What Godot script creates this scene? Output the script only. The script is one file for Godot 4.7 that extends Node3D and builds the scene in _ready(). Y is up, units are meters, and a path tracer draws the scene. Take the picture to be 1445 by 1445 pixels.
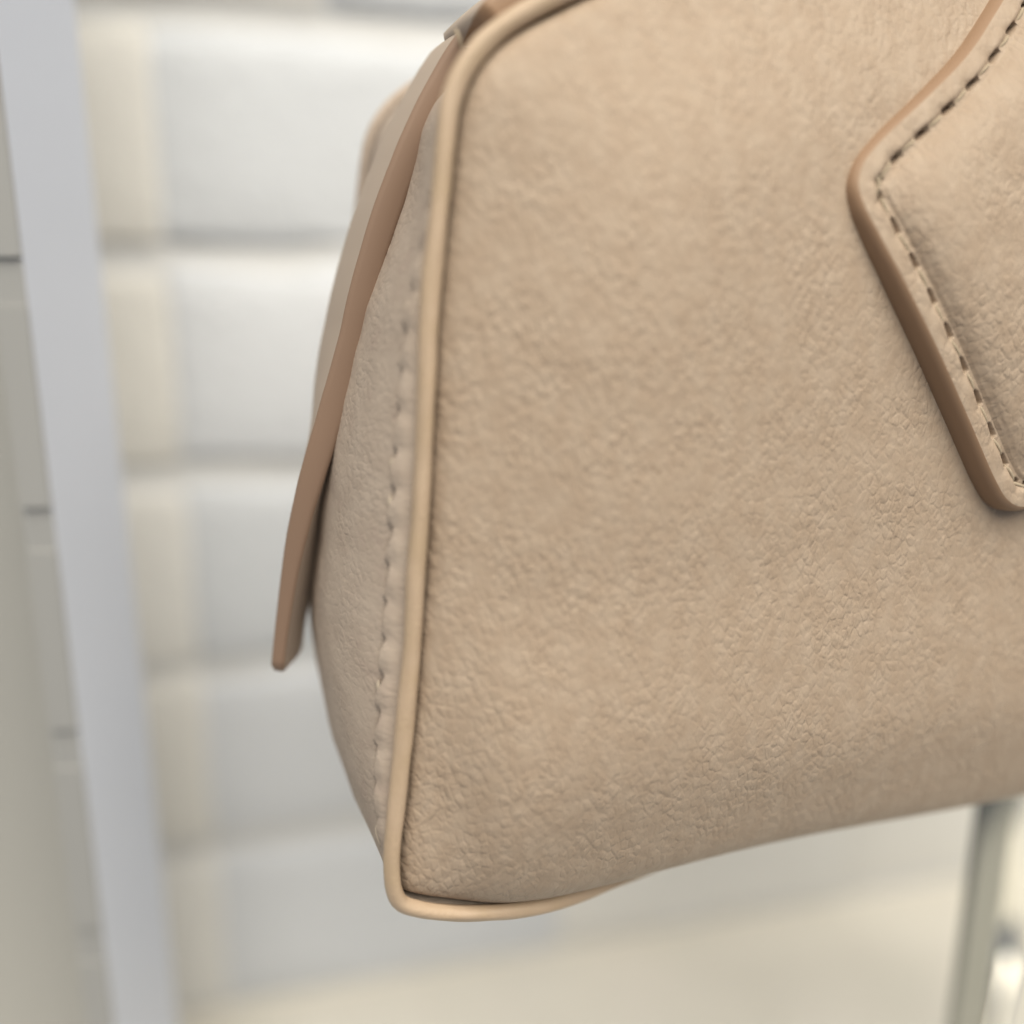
extends Node3D

const LEAN := 0.0698            # the front panel leans back four degrees
const DEPTH := 0.070            # front to back of the bag at its foot
const FOOT := 0.007             # the bag's root lies this far under the panel's near corner
var M := {}
var bag: Node3D
var loop_uv := PackedVector2Array()
var loop_n := PackedVector2Array()
var base_w := PackedFloat32Array()
var n_loop := 0
var rng := RandomNumberGenerator.new()
var lumps := FastNoiseLite.new()
const SPOTS := 320
const MARKS := [[0.535, 0.581, 4, 0.42], [0.308, 0.792, 2, 0.40], [0.22, 0.31, 3, 0.12], [0.83, 0.14, 2, 0.12], [0.70, 0.86, 3, 0.10]]
const DV0 := -0.012
const DV1 := 0.158
var left_at := PackedFloat32Array()
var low_at := PackedFloat32Array()
var top_at := PackedFloat32Array()
const TW := 48
const TH := 40
const TU0 := 0.05
const TU1 := 0.23
const TV0 := 0.03
const TV1 := 0.15


# ---------------------------------------------------------------- shapes
func grid(rows: Array, wrap: bool, flip := false, uvs: Array = [], spare := Vector3.UP, gathered := false) -> ArrayMesh:
	var nr := rows.size()
	var nc: int = rows[0].size()
	var pts := PackedVector3Array()
	var nor := PackedVector3Array()
	var tex := PackedVector2Array()
	var idx := PackedInt32Array()
	var s := -1.0 if flip else 1.0
	for i in nr:
		var row: PackedVector3Array = rows[i]
		var below: PackedVector3Array = rows[maxi(i - 1, 0)]
		var above: PackedVector3Array = rows[mini(i + 1, nr - 1)]
		for j in nc:
			var jm := (j - 1 + nc) % nc if wrap else maxi(j - 1, 0)
			var jp := (j + 1) % nc if wrap else mini(j + 1, nc - 1)
			var n := (row[jp] - row[jm]).cross(above[j] - below[j]) * s
			nor.append(n.normalized() if n.length_squared() > 1e-20 else spare)
		pts.append_array(row)
		if uvs.size() > 0:
			tex.append_array(uvs[i])
	if gathered:      # the last row is drawn together on a line: it takes the normals of the row before
		for j in nc:
			nor[(nr - 1) * nc + j] = spare
	var lim := nc if wrap else nc - 1
	for i in nr - 1:
		for j in lim:
			var a := i * nc + j
			var b := i * nc + (j + 1) % nc
			var c := a + nc
			var d := b + nc
			if flip:
				idx.append_array([a, b, c, b, d, c])
			else:
				idx.append_array([a, c, b, b, c, d])
	var arr := []
	arr.resize(Mesh.ARRAY_MAX)
	arr[Mesh.ARRAY_VERTEX] = pts
	arr[Mesh.ARRAY_NORMAL] = nor
	if uvs.size() > 0:
		arr[Mesh.ARRAY_TEX_UV] = tex
	arr[Mesh.ARRAY_INDEX] = idx
	var m := ArrayMesh.new()
	m.add_surface_from_arrays(Mesh.PRIMITIVE_TRIANGLES, arr)
	return m


func put(called: String, mesh: Mesh, mat: Material, parent: Node) -> MeshInstance3D:
	var o := MeshInstance3D.new()
	o.name = called
	o.mesh = mesh
	o.material_override = mat
	parent.add_child(o, true)
	return o


func tag(o: Node, label: String, category := "", group := "", kind := "") -> void:
	if label:
		o.set_meta("label", label)
	if category:
		o.set_meta("category", category)
	if group:
		o.set_meta("group", group)
	if kind:
		o.set_meta("kind", kind)


func thing(called: String, at: Vector3, turn: float, label: String, category: String) -> Node3D:
	var o := Node3D.new()
	o.name = called
	o.position = at
	o.rotation.y = turn
	add_child(o, true)
	tag(o, label, category)
	return o


func spline(ctrl: PackedVector3Array, step: float, closed: bool) -> PackedVector3Array:
	var n := ctrl.size()
	var fine := PackedVector3Array()
	for i in (n if closed else n - 1):
		var p0 := ctrl[(i - 1 + n) % n] if closed or i > 0 else ctrl[0] * 2.0 - ctrl[1]
		var p1 := ctrl[i]
		var p2 := ctrl[(i + 1) % n]
		var p3 := ctrl[(i + 2) % n] if closed or i < n - 2 else ctrl[n - 1] * 2.0 - ctrl[n - 2]
		var d0 := sqrt(maxf(p0.distance_to(p1), 1e-6))
		var d1 := sqrt(maxf(p1.distance_to(p2), 1e-6))
		var d2 := sqrt(maxf(p2.distance_to(p3), 1e-6))
		var m1 := ((p1 - p0) / d0 - (p2 - p0) / (d0 + d1) + (p2 - p1) / d1) * d1
		var m2 := ((p2 - p1) / d1 - (p3 - p1) / (d1 + d2) + (p3 - p2) / d2) * d1
		for k in 24:
			var t := k / 24.0
			fine.append(p1 * (2 * t * t * t - 3 * t * t + 1) + m1 * (t * t * t - 2 * t * t + t) + p2 * (3 * t * t - 2 * t * t * t) + m2 * (t * t * t - t * t))
	fine.append(ctrl[0] if closed else ctrl[n - 1])
	var total := 0.0
	for i in fine.size() - 1:
		total += fine[i].distance_to(fine[i + 1])
	var count := maxi(int(round(total / step)), 3)
	var out := PackedVector3Array()
	var at := 0
	var gone := 0.0
	for k in (count if closed else count + 1):
		var want := total * k / count
		while at < fine.size() - 2 and gone + fine[at].distance_to(fine[at + 1]) < want:
			gone += fine[at].distance_to(fine[at + 1])
			at += 1
		var seg := fine[at].distance_to(fine[at + 1])
		out.append(fine[at].lerp(fine[at + 1], clampf((want - gone) / maxf(seg, 1e-9), 0, 1)))
	return out


func tube(path: PackedVector3Array, radius: float, sides: int, closed: bool, wobble := 0.0) -> ArrayMesh:
	# each row is one line along the tube, so that the rows run round it
	var n := path.size()
	var rows := []
	var uvs := []
	var frames := []
	for i in n:
		var a := path[(i - 1 + n) % n] if closed else path[maxi(i - 1, 0)]
		var b := path[(i + 1) % n] if closed else path[mini(i + 1, n - 1)]
		var t := (b - a).normalized()
		var side := t.cross(Vector3(0.05, 0.02, 1)).normalized()
		frames.append([side, side.cross(t).normalized()])
	for k in sides + 1:
		var ang := TAU * k / sides
		var row := PackedVector3Array()
		var uv := PackedVector2Array()
		for i in n:
			var r := radius * (1.0 + wobble * lumps.get_noise_3dv(path[i] * 0.6 + Vector3(0, 0, 0.01 * cos(ang))))
			if not closed:
				r *= sqrt(clampf(minf(i, n - 1 - i) / 1.5, 0.02, 1.0))
			row.append(path[i] + (frames[i][0] * cos(ang) + frames[i][1] * sin(ang)) * r)
			uv.append(Vector2(i * 0.0007, ang * radius) / 0.05)
		rows.append(row)
		uvs.append(uv)
	return grid(rows, closed, false, uvs)


func rounded_box(size: Vector3, r: float) -> ArrayMesh:
	# a box with rounded edges along every side, as a squashed sphere grid
	var rows := []
	var lat := [-90.0, -60.0, -30.0, -0.01, 0.01, 30.0, 60.0, 90.0]
	var lon := [0.01, 30, 60, 89.99, 90.01, 120, 150, 179.99, 180.01, 210, 240, 269.99, 270.01, 300, 330, 359.99]
	var h := size / 2 - Vector3(r, r, r)
	for la in lat:
		var row := PackedVector3Array()
		for lo in lon:
			var a := deg_to_rad(la)
			var b := deg_to_rad(lo)
			var d := Vector3(cos(a) * cos(b), sin(a), cos(a) * sin(b))
			row.append(d * r + Vector3(h.x * (1 if cos(b) >= 0 else -1), h.y * (1 if a >= 0 else -1), h.z * (1 if sin(b) >= 0 else -1)))
		rows.append(row)
	# close the two ends
	var lo_row := PackedVector3Array()
	var hi_row := PackedVector3Array()
	for j in lon.size():
		lo_row.append(Vector3(0, -size.y / 2, 0))
		hi_row.append(Vector3(0, size.y / 2, 0))
	rows.push_front(lo_row)
	rows.push_back(hi_row)
	return grid(rows, true, true)


func boxes_mesh(list: Array) -> ArrayMesh:
	# plain boxes [centre, size] of one part
	var st := SurfaceTool.new()
	st.begin(Mesh.PRIMITIVE_TRIANGLES)
	for b in list:
		var m := BoxMesh.new()
		m.size = b[1]
		st.append_from(m, 0, Transform3D(Basis(), b[0]))
	return st.commit()


# ---------------------------------------------------------------- materials
func grain_image(seed_value: int, freqs: Array, weights: Array, ridged: Array, patchy := 0.0) -> Image:
	var size := 1024
	var acc := PackedFloat32Array()
	acc.resize(size * size)
	for k in freqs.size():
		var fn := FastNoiseLite.new()
		fn.seed = seed_value + k
		fn.frequency = freqs[k]
		if ridged[k] == 1:
			fn.noise_type = FastNoiseLite.TYPE_CELLULAR
			fn.cellular_return_type = FastNoiseLite.RETURN_DISTANCE2_SUB
			fn.fractal_type = FastNoiseLite.FRACTAL_NONE
			fn.domain_warp_enabled = true
			fn.domain_warp_amplitude = 9.0
			fn.domain_warp_frequency = 0.02
		else:
			fn.noise_type = FastNoiseLite.TYPE_SIMPLEX_SMOOTH
			fn.fractal_octaves = 1 if patchy > 0.0 else 3
		var data := fn.get_seamless_image(size, size).get_data()
		var w: float = weights[k]
		for i in size * size:
			var d := float(data[i])
			if ridged[k] == 1:      # pebbles with narrow creases between them
				d = 255.0 * smoothstep(0.0, 95.0, d)
			acc[i] += (d - 128) * w
	if patchy > 0.0:      # the grain is tighter in some places than in others
		var fn := FastNoiseLite.new()
		fn.seed = seed_value + 99
		fn.frequency = patchy
		fn.fractal_octaves = 1 if patchy > 0.0 else 3
		var data := fn.get_seamless_image(size, size).get_data()
		for i in size * size:
			acc[i] *= clampf(0.95 + (data[i] - 128) / 220.0, 0.65, 1.25)
	var bytes := PackedByteArray()
	bytes.resize(size * size)
	for i in size * size:
		bytes[i] = clampi(int(128 + acc[i]), 0, 255)
	return Image.create_from_data(size, size, false, Image.FORMAT_L8, bytes)


func marks_image() -> Image:
	# small scuffs in the leather: a dark one near the middle of the panel and a few faint ones
	var im := Image.create(1024, 1024, false, Image.FORMAT_RGBA8)
	im.fill(Color(0.45, 0.36, 0.28, 0.0))
	var r := RandomNumberGenerator.new()
	r.seed = 9
	for spot in MARKS:
		for k in spot[2]:
			var at := Vector2(spot[0], spot[1]) * 1024.0 + Vector2(r.randfn(0, 9), r.randfn(0, 6))
			var size := r.randf_range(1.5, 5.0)
			for y in range(-7, 8):
				for x in range(-7, 8):
					var d := Vector2(x, y * 1.4).length() / size
					var p := Vector2i(posmod(int(at.x) + x, 1024), posmod(int(at.y) + y, 1024))
					var a: float = spot[3] * (1.0 - smoothstep(0.5, 1.1, d))
					if a > im.get_pixelv(p).a:
						im.set_pixelv(p, Color(0.45, 0.36, 0.28, a))
	return im


func ramp_noise(seed_value: int, freq: float, a: Color, b: Color, octaves := 4) -> NoiseTexture2D:
	var fn := FastNoiseLite.new()
	fn.seed = seed_value
	fn.frequency = freq
	fn.noise_type = FastNoiseLite.TYPE_SIMPLEX_SMOOTH
	fn.fractal_octaves = octaves
	var t := NoiseTexture2D.new()
	t.width = 512
	t.height = 512
	t.seamless = true
	t.noise = fn
	var g := Gradient.new()
	g.set_color(0, a)
	g.set_color(1, b)
	g.set_offset(0, 0.2)
	g.set_offset(1, 0.8)
	t.color_ramp = g
	return t


func srgb(r: float, g: float, b: float) -> Color:
	return Color(r, g, b).linear_to_srgb()


func mat(called: String, base: Color, rough: float) -> StandardMaterial3D:
	var m := StandardMaterial3D.new()
	m.resource_name = called
	m.albedo_color = base
	m.roughness = rough
	M[called] = m
	return m


func materials() -> void:
	var grain := ImageTexture.create_from_image(grain_image(11, [0.042, 0.12, 0.060], [0.58, 0.17, 0.27], [0, 0, 1], 0.007))
	var leather := mat("leather", Color.WHITE, 0.54)
	leather.albedo_texture = ramp_noise(3, 0.03, srgb(0.373, 0.289, 0.221), srgb(0.408, 0.325, 0.255), 4)
	leather.detail_enabled = true
	leather.detail_albedo = ImageTexture.create_from_image(marks_image())
	leather.heightmap_enabled = true
	leather.heightmap_texture = grain
	leather.heightmap_scale = 0.022
	leather.metallic_specular = 0.35
	var side := mat("side_leather", Color.WHITE, 0.75)
	side.albedo_texture = ramp_noise(5, 0.02, srgb(0.418, 0.345, 0.292), srgb(0.457, 0.383, 0.326), 5)
	side.heightmap_enabled = true
	side.heightmap_texture = grain
	side.heightmap_scale = 0.012
	side.metallic_specular = 0.3
	var pip := mat("piping_leather", Color.WHITE, 0.5)
	pip.albedo_texture = ramp_noise(7, 0.01, srgb(0.447, 0.338, 0.238), srgb(0.477, 0.363, 0.265), 3)
	pip.heightmap_enabled = true
	pip.heightmap_texture = grain
	pip.heightmap_scale = 0.004
	var edge := mat("edge_paint", srgb(0.291, 0.188, 0.121), 0.5)
	edge.metallic_specular = 0.4
	mat("thread", srgb(0.381, 0.320, 0.245), 0.95).metallic_specular = 0.15
	mat("side_thread", srgb(0.410, 0.350, 0.285), 0.85)
	var dark := mat("strap_edge", srgb(0.244, 0.164, 0.120), 0.55)
	dark.metallic_specular = 0.4
	var wall_bump := ImageTexture.create_from_image(grain_image(41, [0.012, 0.03], [0.8, 0.4], [0, 0]))
	for k in 4:
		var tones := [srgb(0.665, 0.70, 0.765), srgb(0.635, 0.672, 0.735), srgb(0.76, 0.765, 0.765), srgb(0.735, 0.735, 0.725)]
		var b := mat("brick_paint_%d" % k, tones[k], 0.6)
		b.heightmap_enabled = true
		b.heightmap_texture = wall_bump
		b.heightmap_scale = 0.08
		b.uv1_triplanar = true
		b.uv1_scale = Vector3(12, 12, 12)
	mat("mortar", srgb(0.73, 0.745, 0.77), 0.8)
	var table := mat("table_paint", Color.WHITE, 0.45)
	table.albedo_texture = ramp_noise(17, 0.006, srgb(0.804, 0.777, 0.711), srgb(0.849, 0.821, 0.755), 4)
	table.uv1_triplanar = true
	table.uv1_scale = Vector3(4, 4, 4)
	mat("post_paint", srgb(0.611, 0.658, 0.768), 0.4)
	mat("strip_metal", srgb(0.34, 0.345, 0.35), 0.5)
	mat("board_paint", srgb(0.408, 0.407, 0.393), 0.6)
	var chrome := mat("chrome", srgb(0.30, 0.31, 0.30), 0.10)
	chrome.metallic = 1.0
	var steel := mat("bright_steel", srgb(0.80, 0.80, 0.76), 0.08)
	steel.metallic = 1.0
	mat("lamp_housing", srgb(0.8, 0.8, 0.8), 0.6)
	var glow := mat("lamp_glow", Color(0.9, 0.9, 0.88), 0.6)
	glow.emission_enabled = true
	glow.emission = Color(1.0, 0.965, 0.895)
	glow.emission_energy_multiplier = 1.0


# ---------------------------------------------------------------- the bag
func local(u: float, v: float, w: float) -> Vector3:
	return Vector3(u, FOOT + v * cos(LEAN) + w * sin(LEAN), -v * sin(LEAN) + w * cos(LEAN))


func back_of(p: Vector3) -> Vector3:
	var tuck := 0.005 * (1.0 - smoothstep(0.0, 0.04, p.y - FOOT)) * clampf((0.14 - p.x) / 0.05, -1, 1)
	return Vector3(p.x + tuck, p.y, -DEPTH - p.z)


func outline() -> void:
	var left := [Vector2(140, -12), Vector2(110, -11.3), Vector2(84, -10.1), Vector2(60, -9.1), Vector2(45, -8.7), Vector2(33, -8.2), Vector2(23.5, -7.6), Vector2(16.3, -6.4), Vector2(9.3, -4.9), Vector2(3.7, -2.9), Vector2(1.0, -1.2), Vector2(0.1, 1.2), Vector2(0, 5.5), Vector2(0.9, 12.9), Vector2(3.2, 29.4), Vector2(5.3, 45.4), Vector2(7.3, 66.1), Vector2(9.1, 85.8), Vector2(11.2, 100.1), Vector2(12.5, 109.4), Vector2(13.3, 114), Vector2(14.9, 117.9), Vector2(17.8, 121.6), Vector2(22, 124.9), Vector2(29.4, 128.9), Vector2(38, 133), Vector2(55, 140), Vector2(80, 147), Vector2(110, 151), Vector2(140, 152)]
	var ctrl := PackedVector3Array()
	for p in left:
		ctrl.append(Vector3(p.x, p.y, 0) * 0.001)
	for i in range(left.size() - 2, 0, -1):
		ctrl.append(Vector3(280 - left[i].x, left[i].y, 0) * 0.001)
	var path := spline(ctrl, 0.0007, true)
	n_loop = path.size()
	for i in n_loop:
		loop_uv.append(Vector2(path[i].x, path[i].y))
	for i in n_loop:
		var t := (loop_uv[(i + 2) % n_loop] - loop_uv[(i - 2 + n_loop) % n_loop]).normalized()
		loop_n.append(Vector2(-t.y, t.x))


func inset(i: int) -> float:
	# how far the seam lies under the panel: along the bottom the piping goes under the fold
	var p := loop_uv[i]
	var u := minf(p.x, 0.28 - p.x)
	if p.y < 0.004:
		return -0.012 * smoothstep(0.014, 0.080, u)
	return 0.0


func puff(d: float, p: Vector2) -> float:
	var u := minf(p.x, 0.28 - p.x)
	var near_corner := 1.0 - smoothstep(0.0, 0.035, Vector2(u, p.y).length())
	var low := smoothstep(0.006, 0.018, u) * (1.0 - smoothstep(0.01, 0.05, p.y))
	var w := -0.0030 * (1.0 - 0.85 * low) + (0.0048 + 0.0008 * low - 0.0012 * near_corner) * (1.0 - exp(-d / (0.0011 + 0.0016 * low)))
	w += (0.0075 - 0.0015 * near_corner) * (1.0 - exp(-d / 0.026))
	w += 0.0055 * (1.0 - exp(-maxf(p.y + 0.009, 0.0) / 0.028)) * smoothstep(0.0, 0.03, d)
	w -= 0.8 * pow(maxf(p.y - 0.072, 0.0), 2) * smoothstep(0.0, 0.03, d)
	w += smoothstep(0.001, 0.012, d) * (0.00022 * lumps.get_noise_2d(p.x * 0.5, p.y * 0.5) + 0.00004 * lumps.get_noise_2d(p.x * 3.1 + 0.7, p.y * 2.2))
	return w


func crossing(value: float, along_v: bool, which: Callable) -> float:
	# where the seam's left, bottom or top run passes a given height or distance
	var best := 1.0
	var found := 0.0
	for i in n_loop:
		var p := loop_uv[i]
		if p.x > 0.142 or not which.call(loop_n[i]):
			continue
		var q := loop_uv[(i + 1) % n_loop]
		var a := p.y if along_v else p.x
		var b := q.y if along_v else q.x
		var t := clampf((value - a) / (b - a), 0, 1) if absf(b - a) > 1e-7 else 0.0
		var miss := absf(lerpf(a, b, t) - value)
		if miss < best:
			best = miss
			found = lerpf(p.x, q.x, t) if along_v else lerpf(p.y, q.y, t)
	return found


func depth_table() -> void:
	for k in SPOTS:
		var t := k / (SPOTS - 1.0)
		left_at.append(crossing(lerpf(DV0, DV1, t), true, func(n): return n.x < -0.5))
		low_at.append(crossing(lerpf(0.0, 0.142, t), false, func(n): return n.y < -0.5))
		top_at.append(crossing(lerpf(0.0, 0.142, t), false, func(n): return n.y > 0.5))


func looked_up(list: PackedFloat32Array, t: float) -> float:
	var x := clampf(t, 0, 1) * (SPOTS - 1.001)
	return lerpf(list[int(x)], list[int(x) + 1], x - int(x))


func deep_at(u: float, v: float) -> float:
	# how deep inside the seam a spot of the panel lies, rounded off in the corners
	u = minf(u, 0.28 - u)
	var a := maxf(u - looked_up(left_at, (v - DV0) / (DV1 - DV0)) - 0.0008, 2e-5)
	var b := maxf(v - looked_up(low_at, u / 0.142) - 0.0008, 2e-5)
	var c := maxf(looked_up(top_at, u / 0.142) - v - 0.0008, 2e-5)
	return pow(pow(a, -3.0) + pow(b, -3.0) + pow(c, -3.0), -1.0 / 3.0)


func make_panel() -> void:
	depth_table()
	var rs := []
	for k in 26:
		rs.append(1.0 - 0.20 * pow(k / 25.0, 1.6))
	for k in range(1, 31):
		rs.append(0.80 * (1.0 - k / 30.0))
	var rows := []
	var uvs := []
	for r in rs:
		var row := PackedVector3Array()
		var uv := PackedVector2Array()
		for i in n_loop:
			var e := loop_uv[i] - loop_n[i] * 0.0009
			var c := Vector2(clampf(e.x, 0.068, 0.212), 0.066)
			var p: Vector2 = c.lerp(e, r)
			var d: float = (1.0 - r) * (e - c).dot(loop_n[i])
			d = deep_at(p.x, p.y)
			row.append(local(p.x, p.y, puff(maxf(d, 0.0), p) + inset(i) * exp(-d / 0.003)))
			uv.append(Vector2(p.x / 0.072, p.y / 0.11))
		rows.append(row)
		uvs.append(uv)
	put("front_panel", grid(rows, true, true, uvs, Vector3(0, sin(LEAN), cos(LEAN)), true), M.leather, bag)
	# the back panel is the plain one
	rows = []
	uvs = []
	for r in [1.0, 0.97, 0.92, 0.84, 0.7, 0.4, 0.0]:
		var row := PackedVector3Array()
		var uv := PackedVector2Array()
		for i in range(0, n_loop, 4):
			var e := loop_uv[i]
			var c := Vector2(clampf(e.x, 0.068, 0.212), 0.066)
			var p: Vector2 = c.lerp(e, r)
			var d: float = (1.0 - r) * (e - c).dot(loop_n[i])
			row.append(back_of(local(p.x, p.y, puff(maxf(d, 0.0), p))))
			uv.append(Vector2(p.x / 0.072, p.y / 0.11))
		rows.append(row)
		uvs.append(uv)
	put("back_panel", grid(rows, true, false, uvs, Vector3(0, 0, -1), true), M.leather, bag)


func side_bulge(v: float) -> float:
	var at := [-0.006, 0.0, 0.005, 0.012, 0.028, 0.045, 0.066, 0.086, 0.100, 0.112, 0.125, 0.15]
	var b := [0.0, 0.001, 0.0035, 0.006, 0.0087, 0.0091, 0.0079, 0.0042, 0.0006, -0.0012, -0.0022, -0.002]
	for k in at.size() - 1:
		if v <= at[k + 1]:
			var t := clampf((v - at[k]) / (at[k + 1] - at[k]), 0, 1)
			return cubic_interpolate(b[k], b[k + 1], b[maxi(k - 1, 0)], b[mini(k + 2, b.size() - 1)], t)
	return 0.0


func gusset_point(i: int, s: float, length: float) -> Vector3:
	# s: metres behind the front seam
	var p := loop_uv[i]
	var f := local(p.x, p.y, inset(i) - 0.0005)
	var b := back_of(f)
	var t := clampf(s / length, 0, 1)
	var q := f.lerp(b, t)
	var side := clampf(-loop_n[i].x * 1.3, 0, 1) + clampf(loop_n[i].x * 1.3, 0, 1)
	var out := pow(sin(PI * t), 0.75) * side_bulge(p.y) * side
	out += 0.0016 * (1.0 - exp(-s / 0.004)) * sin(PI * minf(t + 0.5, 1.0)) * side * smoothstep(0.0, 0.02, p.y) * (1.0 - smoothstep(0.085, 0.11, p.y))
	# near the front seam: a turned strip three millimetres wide, puckered by its stitches
	if s < 0.008 and side > 0.2 and p.y > 0.003 and p.y < 0.112:
		var phase := fposmod(p.y, 0.0056) / 0.0056
		var edge := 0.0027 + 0.0010 * (1.0 - phase) + 0.0002 * sin(p.y * 900.0)
		var lip := 0.0011 * (0.55 + 0.45 * sin(PI * phase)) * smoothstep(0.003, 0.012, p.y)
		out += lip * (1.0 - smoothstep(edge - 0.0004, edge + 0.0002, s)) * smoothstep(0.0, 0.0015, s)
		out -= 0.0012 * smoothstep(0.003, 0.012, p.y) * smoothstep(0.05, 0.45, phase) * (1.0 - smoothstep(0.7, 1.0, phase)) * exp(-pow((s - edge - 0.0003) / 0.00045, 2))
	out += 0.0003 * lumps.get_noise_3d(p.x * 1.5, p.y * 1.2, s * 1.5) * sin(PI * t)
	return Vector3(q.x + loop_n[i].x * out, q.y + loop_n[i].y * out * cos(LEAN), q.z)


func make_gusset() -> void:
	# the band between the seams in four pieces: bottom, left side, top, right side
	var cuts := {"left": [], "top": [], "right": [], "bottom": []}
	for i in n_loop:
		var p := loop_uv[i]
		var n := loop_n[i]
		if n.y < -0.75:
			cuts.bottom.append(i)
		elif n.y > 0.75:
			cuts.top.append(i)
		elif n.x < 0:
			cuts.left.append(i)
		else:
			cuts.right.append(i)
	for key in cuts:
		var ids: Array = cuts[key]
		# start at the jump, so that the run is unbroken
		for k in ids.size():
			if ids[k] != (ids[k - 1] + 1) % n_loop:
				ids = ids.slice(k) + ids.slice(0, k)
				break
		ids.append((ids[-1] + 1) % n_loop)
		var fine: bool = key == "left"
		var ss := []
		if fine:
			for k in 46:
				ss.append(0.00018 * k)
			for k in range(1, 31):
				ss.append(0.0081 + k / 30.0)      # the rest is shared out below
		else:
			for k in 25:
				ss.append(-k / 24.0)
		var rows := []
		var uvs := []
		for s in ss:
			var row := PackedVector3Array()
			var uv := PackedVector2Array()
			for i in ids:
				var p := loop_uv[i]
				var length := DEPTH + 2.0 * local(p.x, p.y, inset(i) - 0.0005).z
				var at: float = s
				if s < 0:
					at = -s * length
				elif s > 0.0082:
					at = 0.0081 + (s - 0.0081) * (length - 0.0081)
				row.append(gusset_point(i, at, length))
				uv.append(Vector2((p.x + p.y) / 0.09, at / 0.09))
			rows.append(row)
			uvs.append(uv)
		var called := {"left": "side_gusset", "right": "side_gusset", "bottom": "bottom_panel", "top": "top_panel"}
		put(called[key], grid(rows, false, false, uvs), M.side_leather, bag)


func make_piping() -> void:
	var path := PackedVector3Array()
	for i in n_loop:
		var p := loop_uv[i] + loop_n[i] * 0.0002
		path.append(local(p.x, p.y, inset(i) * 1.1 + 0.0005))
	put("piping", tube(path, 0.00141, 16, true, 0.28), M.piping_leather, bag)
	var back := PackedVector3Array()
	for i in range(0, n_loop, 3):
		back.append(back_of(local(loop_uv[i].x, loop_uv[i].y, 0.0002)))
	put("piping", tube(back, 0.0011, 10, true, 0.1), M.side_leather, bag)


func make_gusset_stitches() -> void:
	var shapes := []
	for k in 3:
		var path := PackedVector3Array()
		for j in 9:
			var t := j / 8.0
			path.append(Vector3(0.0003 * sin(t * 3.0 + k), (t - 0.5) * 0.0042, 0.00035 * sin(PI * t)))
		shapes.append(tube(path, 0.00038, 8, false))
	var gusset: Node = bag.get_node("side_gusset")
	for k in range(1, 20):
		var want := 0.0056 * (k + 0.45)
		for i in n_loop:
			var p := loop_uv[i]
			if loop_n[i].x < -0.7 and p.y <= want and loop_uv[(i + 1) % n_loop].y > want:
				var length := DEPTH + 2.0 * local(p.x, p.y, 0).z
				var at := gusset_point(i, 0.0034, length)
				var ahead := gusset_point((i + 6) % n_loop, 0.0031, length)
				var deeper := gusset_point(i, 0.0050, length)
				var y := (ahead - at).normalized()
				var z := y.cross(deeper - at).normalized()
				if z.x > 0:
					z = -z
				var x := y.cross(z)
				var o := put("stitch", shapes[k % 3], M.side_thread, gusset)
				o.transform = Transform3D(Basis(x, y, z), at + z * 0.00005)


# the padded patch
func table_w(u: float, v: float) -> float:
	var x := clampf((u - TU0) / (TU1 - TU0), 0, 1) * (TW - 1.001)
	var y := clampf((v - TV0) / (TV1 - TV0), 0, 1) * (TH - 1.001)
	var i := int(x)
	var j := int(y)
	var a := lerpf(base_w[j * TW + i], base_w[j * TW + i + 1], x - i)
	var b := lerpf(base_w[(j + 1) * TW + i], base_w[(j + 1) * TW + i + 1], x - i)
	return lerpf(a, b, y - j)


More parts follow.
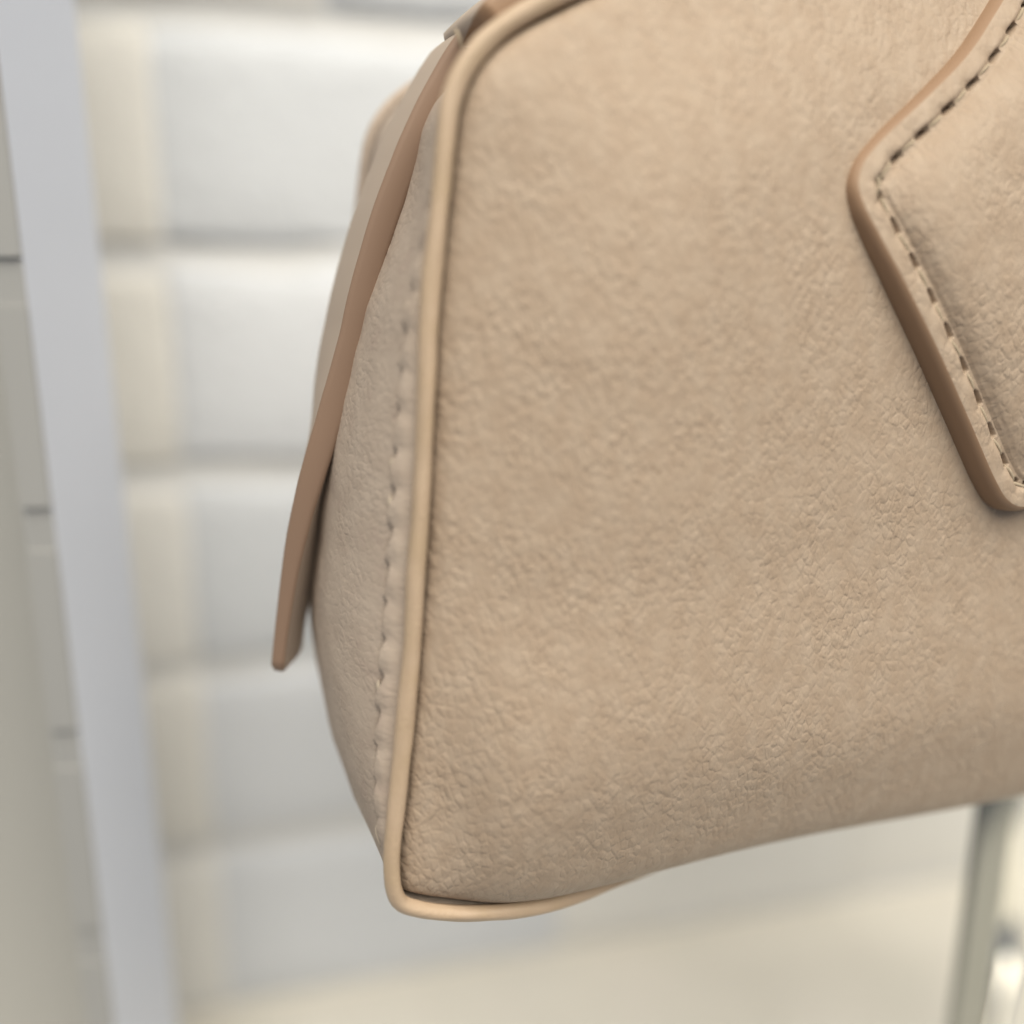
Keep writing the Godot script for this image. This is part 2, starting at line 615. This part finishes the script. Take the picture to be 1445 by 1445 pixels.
func make_patch() -> void:
	base_w.resize(TW * TH)
	for j in TH:
		for i in TW:
			var p := Vector2(lerpf(TU0, TU1, i / (TW - 1.0)), lerpf(TV0, TV1, j / (TH - 1.0)))
			var d := deep_at(p.x, p.y)
			base_w[j * TW + i] = puff(d, p)
	var left := [Vector2(140.0, 54.0), Vector2(120.5, 54.0), Vector2(106.5, 53.8), Vector2(100.7, 53.1), Vector2(97.2, 54.7), Vector2(94.2, 58.2), Vector2(88.3, 67.7), Vector2(82.2, 77.6), Vector2(76.7, 86.6), Vector2(71.4, 95.6), Vector2(69.1, 100.3), Vector2(68.6, 103.6), Vector2(69.9, 106.9), Vector2(72.8, 110.0), Vector2(81.7, 117.1), Vector2(89.8, 123.7), Vector2(96.6, 130.7), Vector2(101.4, 135.7), Vector2(105.1, 138.2), Vector2(110.1, 139.0), Vector2(125.6, 139.3), Vector2(140.0, 139.3)]
	var ctrl := PackedVector3Array()
	for p in left:
		ctrl.append(Vector3(p.x, p.y, 0) * 0.001)
	for i in range(left.size() - 2, 0, -1):
		ctrl.append(Vector3(280 - left[i].x, left[i].y, 0) * 0.001)
	var path := spline(ctrl, 0.0003, true)
	var n := path.size()
	var nor := PackedVector2Array()
	for i in n:
		var t := (path[(i + 5) % n] - path[(i - 5 + n) % n]).normalized()
		nor.append(Vector2(-t.y, t.x))
	var pitch: float = n * 0.0003 / round(n * 0.0003 / 0.0060)
	var dip := func(p: Vector2) -> float:     # the upper edges of the patch are pressed flatter
		var u := minf(p.x, 0.28 - p.x)
		var d := ((u - 0.0704) - (p.y - 0.1095)) * 0.7071
		return 0.0035 * exp(-maxf(d, 0.0) / 0.009)
	# how deep inside its edge each spot of the patch lies, smoothed
	var pw := 96
	var ph_ := 60
	var inner := PackedFloat32Array()
	inner.resize(pw * ph_)
	for j in ph_:
		for i in pw:
			var q := Vector2(lerpf(0.066, 0.214, i / (pw - 1.0)), lerpf(0.048, 0.144, j / (ph_ - 1.0)))
			var d := 1.0
			for k in range(0, n, 8):
				d = minf(d, q.distance_squared_to(Vector2(path[k].x, path[k].y)))
			inner[j * pw + i] = sqrt(d)
	for pass_ in 2:
		for across in 2:
			var old := inner.duplicate()
			for j in range(2, ph_ - 2):
				for i in range(2, pw - 2):
					var sum := 0.0
					for k in range(-2, 3):
						sum += old[(j + k) * pw + i] if across == 1 else old[j * pw + i + k]
					inner[j * pw + i] = sum / 5.0
	# the brown painted side, then the top
	var wall := [[0.0, -0.0045], [0.0, 0.0005], [0.0001, 0.0018], [0.0003, 0.0030], [0.00045, 0.0036], [0.0008, 0.0041], [0.0012, 0.00428]]
	var tops := [[0.0012, 0.00428], [0.0016, 0.00435], [0.0022, 0.0043], [0.0029, 0.00415], [0.0034, 0.00395], [0.0037, 0.0038], [0.0039, 0.0037], [0.0041, 0.0036], [0.00425, 0.0035], [0.0044, 0.00345], [0.00455, 0.0034], [0.0047, 0.0034], [0.00485, 0.00345], [0.0050, 0.0035], [0.0052, 0.0035], [0.0054, 0.0035], [0.0057, 0.0035]]
	var rows := []
	for q in wall:
		var row := PackedVector3Array()
		for i in n:
			var p: Vector2 = Vector2(path[i].x, path[i].y) - nor[i] * q[0]
			row.append(local(p.x, p.y, table_w(p.x, p.y) + q[1] - 0.0004 - dip.call(p)))
		rows.append(row)
	var edge_mesh := grid(rows, true, true)
	rows = []
	var uvs := []
	for q in tops:
		var row := PackedVector3Array()
		var uv := PackedVector2Array()
		for i in n:
			var p: Vector2 = Vector2(path[i].x, path[i].y) - nor[i] * q[0]
			var ph: float = fposmod(i * 0.0003, pitch) / pitch
			var hole := smoothstep(0.0, 0.06, ph) * (1.0 - smoothstep(0.36, 0.42, ph))
			var groove: float = exp(-pow((q[0] - 0.0046) / 0.00031, 2))
			var pucker: float = 0.0005 * sin(PI * ph) * exp(-pow((q[0] - 0.0036) / 0.0008, 2))
			row.append(local(p.x, p.y, table_w(p.x, p.y) + q[1] - 0.0004 - dip.call(p) - groove * hole * 0.0042 + pucker))
			uv.append(Vector2(p.x / 0.072, p.y / 0.11))
		rows.append(row)
		uvs.append(uv)
	for k in range(1, 33):
		var t := pow(k / 32.0, 1.5)
		var row := PackedVector3Array()
		var uv := PackedVector2Array()
		for i in n:
			var e := Vector2(path[i].x, path[i].y) - nor[i] * 0.0057
			var c := Vector2(clampf(e.x, 0.115, 0.165), 0.095)
			var p := e.lerp(c, t)
			var x := clampf((p.x - 0.066) / 0.148, 0, 1) * (pw - 1.001)
			var y := clampf((p.y - 0.048) / 0.096, 0, 1) * (ph_ - 1.001)
			var gi := int(x)
			var gj := int(y)
			var d := lerpf(lerpf(inner[gj * pw + gi], inner[gj * pw + gi + 1], x - gi), lerpf(inner[(gj + 1) * pw + gi], inner[(gj + 1) * pw + gi + 1], x - gi), y - gj)
			d = maxf(d - 0.0057, 0.0) * smoothstep(0.0, 0.04, t)
			row.append(local(p.x, p.y, table_w(p.x, p.y) - dip.call(p) + 0.0035 + 0.0025 * (1.0 - exp(-d / 0.0032)) + smoothstep(0, 0.01, d) * 0.00012 * lumps.get_noise_2d(p.x * 2.5, p.y * 2.5)))
			uv.append(Vector2(p.x / 0.072, p.y / 0.11))
		rows.append(row)
		uvs.append(uv)
	var top := put("patch", grid(rows, true, true, uvs, Vector3(0, sin(LEAN), cos(LEAN)), true), M.leather, bag)
	tag(top, "raised padded patch with a stitched border and brown painted edge")
	put("painted_edge", edge_mesh, M.edge_paint, top)
	var shapes := []
	for k in 3:
		var line := PackedVector3Array()
		for j in 9:
			var t := j / 8.0
			line.append(Vector3((t - 0.5) * pitch * 0.66, 0.00012 * sin(t * 4.0 + 2.0 * k), 0.0005 * sin(PI * t) - 0.00035))
		shapes.append(tube(line, 0.00028, 8, false))
	var count := int(round(n * 0.0003 / pitch))
	for k in count:
		var i := int((k + 0.70) * pitch / 0.0003) % n
		var p := Vector2(path[i].x, path[i].y) - nor[i] * 0.0046
		var t := Vector2(nor[i].y, -nor[i].x)
		var at := local(p.x, p.y, table_w(p.x, p.y) + 0.0034 - 0.0004 - dip.call(p))
		var x := (local(t.x, t.y, 0) - local(0, 0, 0)).normalized()
		var z := (local(0, 0, 1) - local(0, 0, 0)).normalized()
		var o := put("stitch", shapes[k % 3], M.thread, top)
		o.transform = Transform3D(Basis(x, z.cross(x), z), at)


# flat straps: a path, the outward direction, how wide and how thick at each point
func strap(called: String, path: PackedVector3Array, out_dir: PackedVector3Array, wide: PackedFloat32Array, thick: PackedFloat32Array, faces: Material, rim: Material) -> MeshInstance3D:
	var n := path.size()
	var prof := []     # (across the width -1..1, thickness -1..1)
	var outer := [[-0.93, 1.0], [-0.5, 1.06], [0.0, 1.08], [0.5, 1.06], [0.93, 1.0]]
	var near := [[0.93, 1.0], [0.985, 0.90], [1.02, 0.6], [1.03, 0.0], [1.02, -0.6], [0.985, -0.90], [0.93, -1.0]]
	var inner := [[0.93, -1.0], [0.0, -1.02], [-0.93, -1.0]]
	var far := [[-0.93, -1.0], [-1.02, -0.6], [-1.02, 0.6], [-0.93, 1.0]]
	var made := []
	for piece in [outer, near, inner, far]:
		var rows := []
		for q in piece:
			var row := PackedVector3Array()
			for i in n:
				var t := (path[mini(i + 1, n - 1)] - path[maxi(i - 1, 0)]).normalized()
				var o := (out_dir[i] - t * out_dir[i].dot(t)).normalized()
				var side := o.cross(t).normalized()
				if side.z < 0:
					side = -side
				var shut := 0.0 if i == 0 or i == n - 1 else 0.8 if i == 1 or i == n - 2 else 1.0
				row.append(path[i] + side * (q[0] * wide[i] * 0.5 * shut) + o * (q[1] * thick[i] * 0.5 * shut))
			rows.append(row)
		made.append(rows)
	var st := SurfaceTool.new()
	st.begin(Mesh.PRIMITIVE_TRIANGLES)
	st.append_from(grid(made[0], false, false), 0, Transform3D())
	st.append_from(grid(made[2], false, false), 0, Transform3D())
	var o := put(called, st.commit(), faces, bag)
	var st2 := SurfaceTool.new()
	st2.begin(Mesh.PRIMITIVE_TRIANGLES)
	st2.append_from(grid(made[1], false, false), 0, Transform3D())
	st2.append_from(grid(made[3], false, false), 0, Transform3D())
	put("painted_edge", st2.commit(), rim, o)
	return o


func make_straps() -> void:
	var pts := [Vector2(23.4, 127.5), Vector2(20.6, 124.0), Vector2(14.0, 113.2), Vector2(7.1, 97.2), Vector2(1.6, 79.0), Vector2(-2.8, 61.0), Vector2(-6.0, 46.3), Vector2(-9.0, 32.0), Vector2(-10.3, 24.2)]
	var ctrl := PackedVector3Array()
	for p in pts:
		ctrl.append(Vector3(p.x, p.y + FOOT * 1000.0, -35.0) * 0.001)
	var path := spline(ctrl, 0.0012, false)
	var n := path.size()
	var out_dir := PackedVector3Array()
	var wide := PackedFloat32Array()
	var thick := PackedFloat32Array()
	for i in n:
		var t := i / (n - 1.0)
		var twist := -0.45 * smoothstep(0.45, 0.85, t)
		out_dir.append(Vector3(-1, 0.15, 0.0).rotated(Vector3.UP, twist))
		wide.append(lerpf(0.016, 0.011, smoothstep(0.6, 1.0, t)))
		thick.append(lerpf(0.0044, 0.0022, smoothstep(0.55, 1.0, t)) * (1.0 + 0.05 * lumps.get_noise_1d(t * 0.15)))
	var o := strap("zip_strap", path, out_dir, wide, thick, M.side_leather, M.strap_edge)
	tag(o, "narrow leather strap with dark brown edges hanging free at its lower end")
	# the tab it comes out of, over the end of the zip
	ctrl = PackedVector3Array([Vector3(20.8, 125.2, -27), Vector3(25.0, 129.2, -27), Vector3(31, 132.6, -27), Vector3(39, 136.2, -27), Vector3(52, 140.2, -27)])
	for k in ctrl.size():
		ctrl[k] = (ctrl[k] + Vector3(0, FOOT * 1000.0, 0)) * 0.001
	path = spline(ctrl, 0.0012, false)
	n = path.size()
	out_dir = PackedVector3Array()
	wide = PackedFloat32Array()
	thick = PackedFloat32Array()
	for i in n:
		out_dir.append(Vector3(-0.5, 1, 0))
		wide.append(0.020)
		thick.append(0.0052)
	strap("zip_tab", path, out_dir, wide, thick, M.side_leather, M.edge_paint)
	var ring := PackedVector3Array()
	for k in 9:
		ring.append(Vector3(0.01659, 0.12550 + FOOT, -0.017).lerp(Vector3(0.01760, 0.12269 + FOOT, -0.017), k / 8.0) + Vector3(0, 0, 0.0006 * sin(PI * k / 8.0)))
	put("thread_loop", tube(ring, 0.0003, 8, false), M.thread, bag)


# ---------------------------------------------------------------- what is behind
func make_brick(width: float, height: float, r: RandomNumberGenerator) -> ArrayMesh:
	# a painted face with worn, rounded edges: a wide slope along the top, a small one below
	var w := width / 2
	var ys := [0.0, 0.004, 0.024, height - 0.013, height - 0.005, height]
	var zs := [-0.003, 0.0, 0.0003, 0.0, -0.0009, -0.0034]
	var rows := []
	for i in 6:
		var row := PackedVector3Array()
		for j in 8:
			var t := j / 7.0
			var x := lerpf(-w, w, t)
			if j == 1:
				x = -w + 0.003
			elif j == 6:
				x = w - 0.003
			var edge := -0.0022 if j == 0 or j == 7 else 0.0
			row.append(Vector3(x + r.randf_range(-1, 1) * 0.0005, ys[i] + r.randf_range(-1, 1) * (0.0026 if i != 2 else 0.004), zs[i] + edge + r.randf_range(-1, 1) * 0.0007))
		rows.append(row)
	rows.push_front(PackedVector3Array(Array(rows[0]).map(func(p): return Vector3(p.x, p.y, -0.03))))
	rows.push_back(PackedVector3Array(Array(rows[6]).map(func(p): return Vector3(p.x, p.y, -0.03))))
	return grid(rows, false, false)


func make_wall() -> void:
	var turn := deg_to_rad(-14.4)
	var wall := thing("brick_wall", Vector3(-0.096, 0.0165, -0.3262), -turn, "white painted brick wall behind the handbag", "wall")
	var bed := BoxMesh.new()
	bed.size = Vector3(1.6, 0.72, 0.04)
	var o := put("mortar_bed", bed, M.mortar, wall)
	o.position = Vector3(0.25, 0.36 - 0.0165, -0.0238)
	var variants := {}
	for kind in ["full", "edge"]:
		variants[kind] = []
		for k in 4:
			variants[kind].append(make_brick(0.1345, 0.0635, rng))
	for row in 9:
		for col in range(-4, 8):
			var x := -0.0144 + 0.067 + 0.134 * col
			if row > 4:
				x += 0.0534
			if x < -0.5 or x > 0.98:
				continue
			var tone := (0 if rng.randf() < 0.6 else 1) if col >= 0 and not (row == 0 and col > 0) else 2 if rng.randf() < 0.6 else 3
			var b := put("brick", variants.full[rng.randi() % 4], M["brick_paint_%d" % tone], wall)
			b.position = Vector3(x, 0.0711 * row + 0.004, rng.randf_range(-0.0006, 0.0006))


func make_post() -> void:
	# its near right corner stands at (-0.0911, -0.19)
	var post := thing("shelf_upright", Vector3(-0.0942, 0.0165, -0.19), 0.0, "white metal shelf upright with a slotted front, left of the handbag", "shelf upright")
	var rail := []
	rail.append([Vector3(-0.0026, 0.3, -0.0175), Vector3(0.0012, 0.6, 0.034)])
	rail.append([Vector3(0.0, 0.3, -0.0334), Vector3(0.004, 0.6, 0.0012)])
	var body := put("channel", boxes_mesh(rail), M.post_paint, post)
	var side := put("side_face", rounded_box(Vector3(0.0018, 0.6, 0.036), 0.0006), M.post_paint, post)
	side.position = Vector3(0.0022, 0.3, -0.0175)
	var web := []
	var y := -0.004
	while y < 0.6:
		var top := minf(y + 0.039, 0.6)
		web.append([Vector3(0.0002, (maxf(y, 0.0) + top) / 2, 0.0012), Vector3(0.0058, top - maxf(y, 0.0), 0.001)])
		y += 0.048
	web.append([Vector3(0.0002, 0.3, 0.0004), Vector3(0.0054, 0.6, 0.0006)])
	put("slotted_strip", boxes_mesh(web), M.strip_metal, post)


func make_board() -> void:
	var board := put("side_board", rounded_box(Vector3(0.30, 0.62, 0.016), 0.002), M.board_paint, self)
	board.position = Vector3(-0.2665, 0.0165 + 0.31, -0.222)
	board.rotation.y = 0.12
	tag(board, "cream painted board at the far left edge, behind the slotted upright", "board")


func make_stand() -> void:
	var stand := thing("display_stand", bag.position + bag.basis * Vector3(0.1445, 0, -0.02), bag.rotation.y, "polished chrome stand under the right part of the handbag", "display stand")
	stand.position.y = 0.0165
	var top: float = bag.position.y + 0.0025 - 0.0165
	var o: MeshInstance3D
	o = put("top_plate", rounded_box(Vector3(0.13, 0.004, 0.05), 0.0008), M.chrome, stand)
	o.position = Vector3(0.0585, top - 0.002, -0.024)
	for spot in [Vector2(0, 0), Vector2(0.117, 0), Vector2(0.117, -0.045)]:
		var leg := put("leg", rounded_box(Vector3(0.0105, top - 0.0045, 0.0022), 0.0006), M.chrome, stand)
		leg.position = Vector3(spot.x, (top - 0.0045) / 2, spot.y - 0.002)
	var bend := PackedVector3Array([Vector3(0.0726, top - 0.005, -0.0552), Vector3(0.0726, 0.14, -0.0552), Vector3(0.0730, 0.1121, -0.0552), Vector3(0.0755, 0.0909, -0.0550), Vector3(0.0760, 0.0770, -0.0538), Vector3(0.0733, 0.0669, -0.0505), Vector3(0.0672, 0.0600, -0.0465), Vector3(0.0593, 0.0545, -0.0410), Vector3(0.051, 0.049, -0.035), Vector3(0.043, 0.041, -0.029), Vector3(0.034, 0.026, -0.022), Vector3(0.030, 0.0045, -0.018)])
	var path := spline(bend, 0.002, false)
	put("brace_rod", tube(path, 0.0042, 20, false), M.bright_steel, stand).position.x = -0.0045


func make_lamp(at: Vector3, turn: Vector3, size: Vector2, energy: float, tint: Color, label: String) -> void:
	var lamp := Node3D.new()
	lamp.name = "ceiling_lamp"
	lamp.position = at
	lamp.rotation_degrees = turn
	add_child(lamp, true)
	tag(lamp, label, "ceiling lamp")
	var frame := BoxMesh.new()
	frame.size = Vector3(size.x + 0.04, size.y + 0.04, 0.05)
	put("frame", frame, M.lamp_housing, lamp).position = Vector3(0, 0, 0.03)
	var pane := BoxMesh.new()
	pane.size = Vector3(size.x, size.y, 0.01)
	put("glowing_panel", pane, M.lamp_glow, lamp)
	var light := AreaLight3D.new()
	light.name = "panel_light"
	light.area_size = size
	light.light_energy = energy
	light.light_color = tint
	light.shadow_enabled = true
	light.position = Vector3(0, 0, -0.012)
	lamp.add_child(light, true)


func _ready() -> void:
	rng.seed = 77
	var cam := Camera3D.new()
	cam.name = "camera"
	cam.position = Vector3(0, 0.30, 0)
	cam.rotation_degrees = Vector3(-14.4, 0, 0)
	var lens := CameraAttributesPhysical.new()
	lens.frustum_focal_length = 23.09
	lens.frustum_near = 0.01
	lens.frustum_far = 20.0
	lens.frustum_focus_distance = 0.154
	lens.exposure_aperture = 2.35
	cam.attributes = lens
	cam.fov = 54.95
	cam.near = 0.01
	cam.far = 20.0
	add_child(cam)
	cam.current = true
	var around := WorldEnvironment.new()
	around.name = "surroundings"
	var env := Environment.new()
	env.background_mode = Environment.BG_COLOR
	env.background_color = Color(0.77, 0.797, 0.835)
	env.background_energy_multiplier = 0.31
	env.tonemap_mode = Environment.TONE_MAPPER_LINEAR
	env.tonemap_exposure = 1.0
	env.sdfgi_enabled = true
	env.ssao_enabled = true
	env.ssil_enabled = true
	around.environment = env
	add_child(around)
	lumps.seed = 5
	lumps.frequency = 60.0
	lumps.noise_type = FastNoiseLite.TYPE_SIMPLEX_SMOOTH
	lumps.fractal_octaves = 3
	materials()
	make_lamp(Vector3(0.35, 1.35, 0.70), Vector3(-66, 0, 0), Vector2(2.0, 1.4), 4.1, Color(1.0, 0.965, 0.895), "large white ceiling lamp panel hanging above and before the handbag")

	# the setting
	var table := BoxMesh.new()
	table.size = Vector3(2.0, 0.03, 0.62)
	var t := put("counter_top", table, M.table_paint, self)
	t.position = Vector3(0.2, 0.0015, -0.40)
	tag(t, "cream painted counter below the handbag", "", "", "structure")
	make_wall()
	make_post()
	make_board()

	# the handbag
	bag = thing("handbag", Vector3(-0.017968, 0.206306 - FOOT, -0.130809), deg_to_rad(20), "beige leather handbag with tan piping and a stitched raised patch", "handbag")
	outline()
	make_panel()
	make_gusset()
	make_piping()
	make_gusset_stitches()
	make_patch()
	make_straps()
	make_stand()
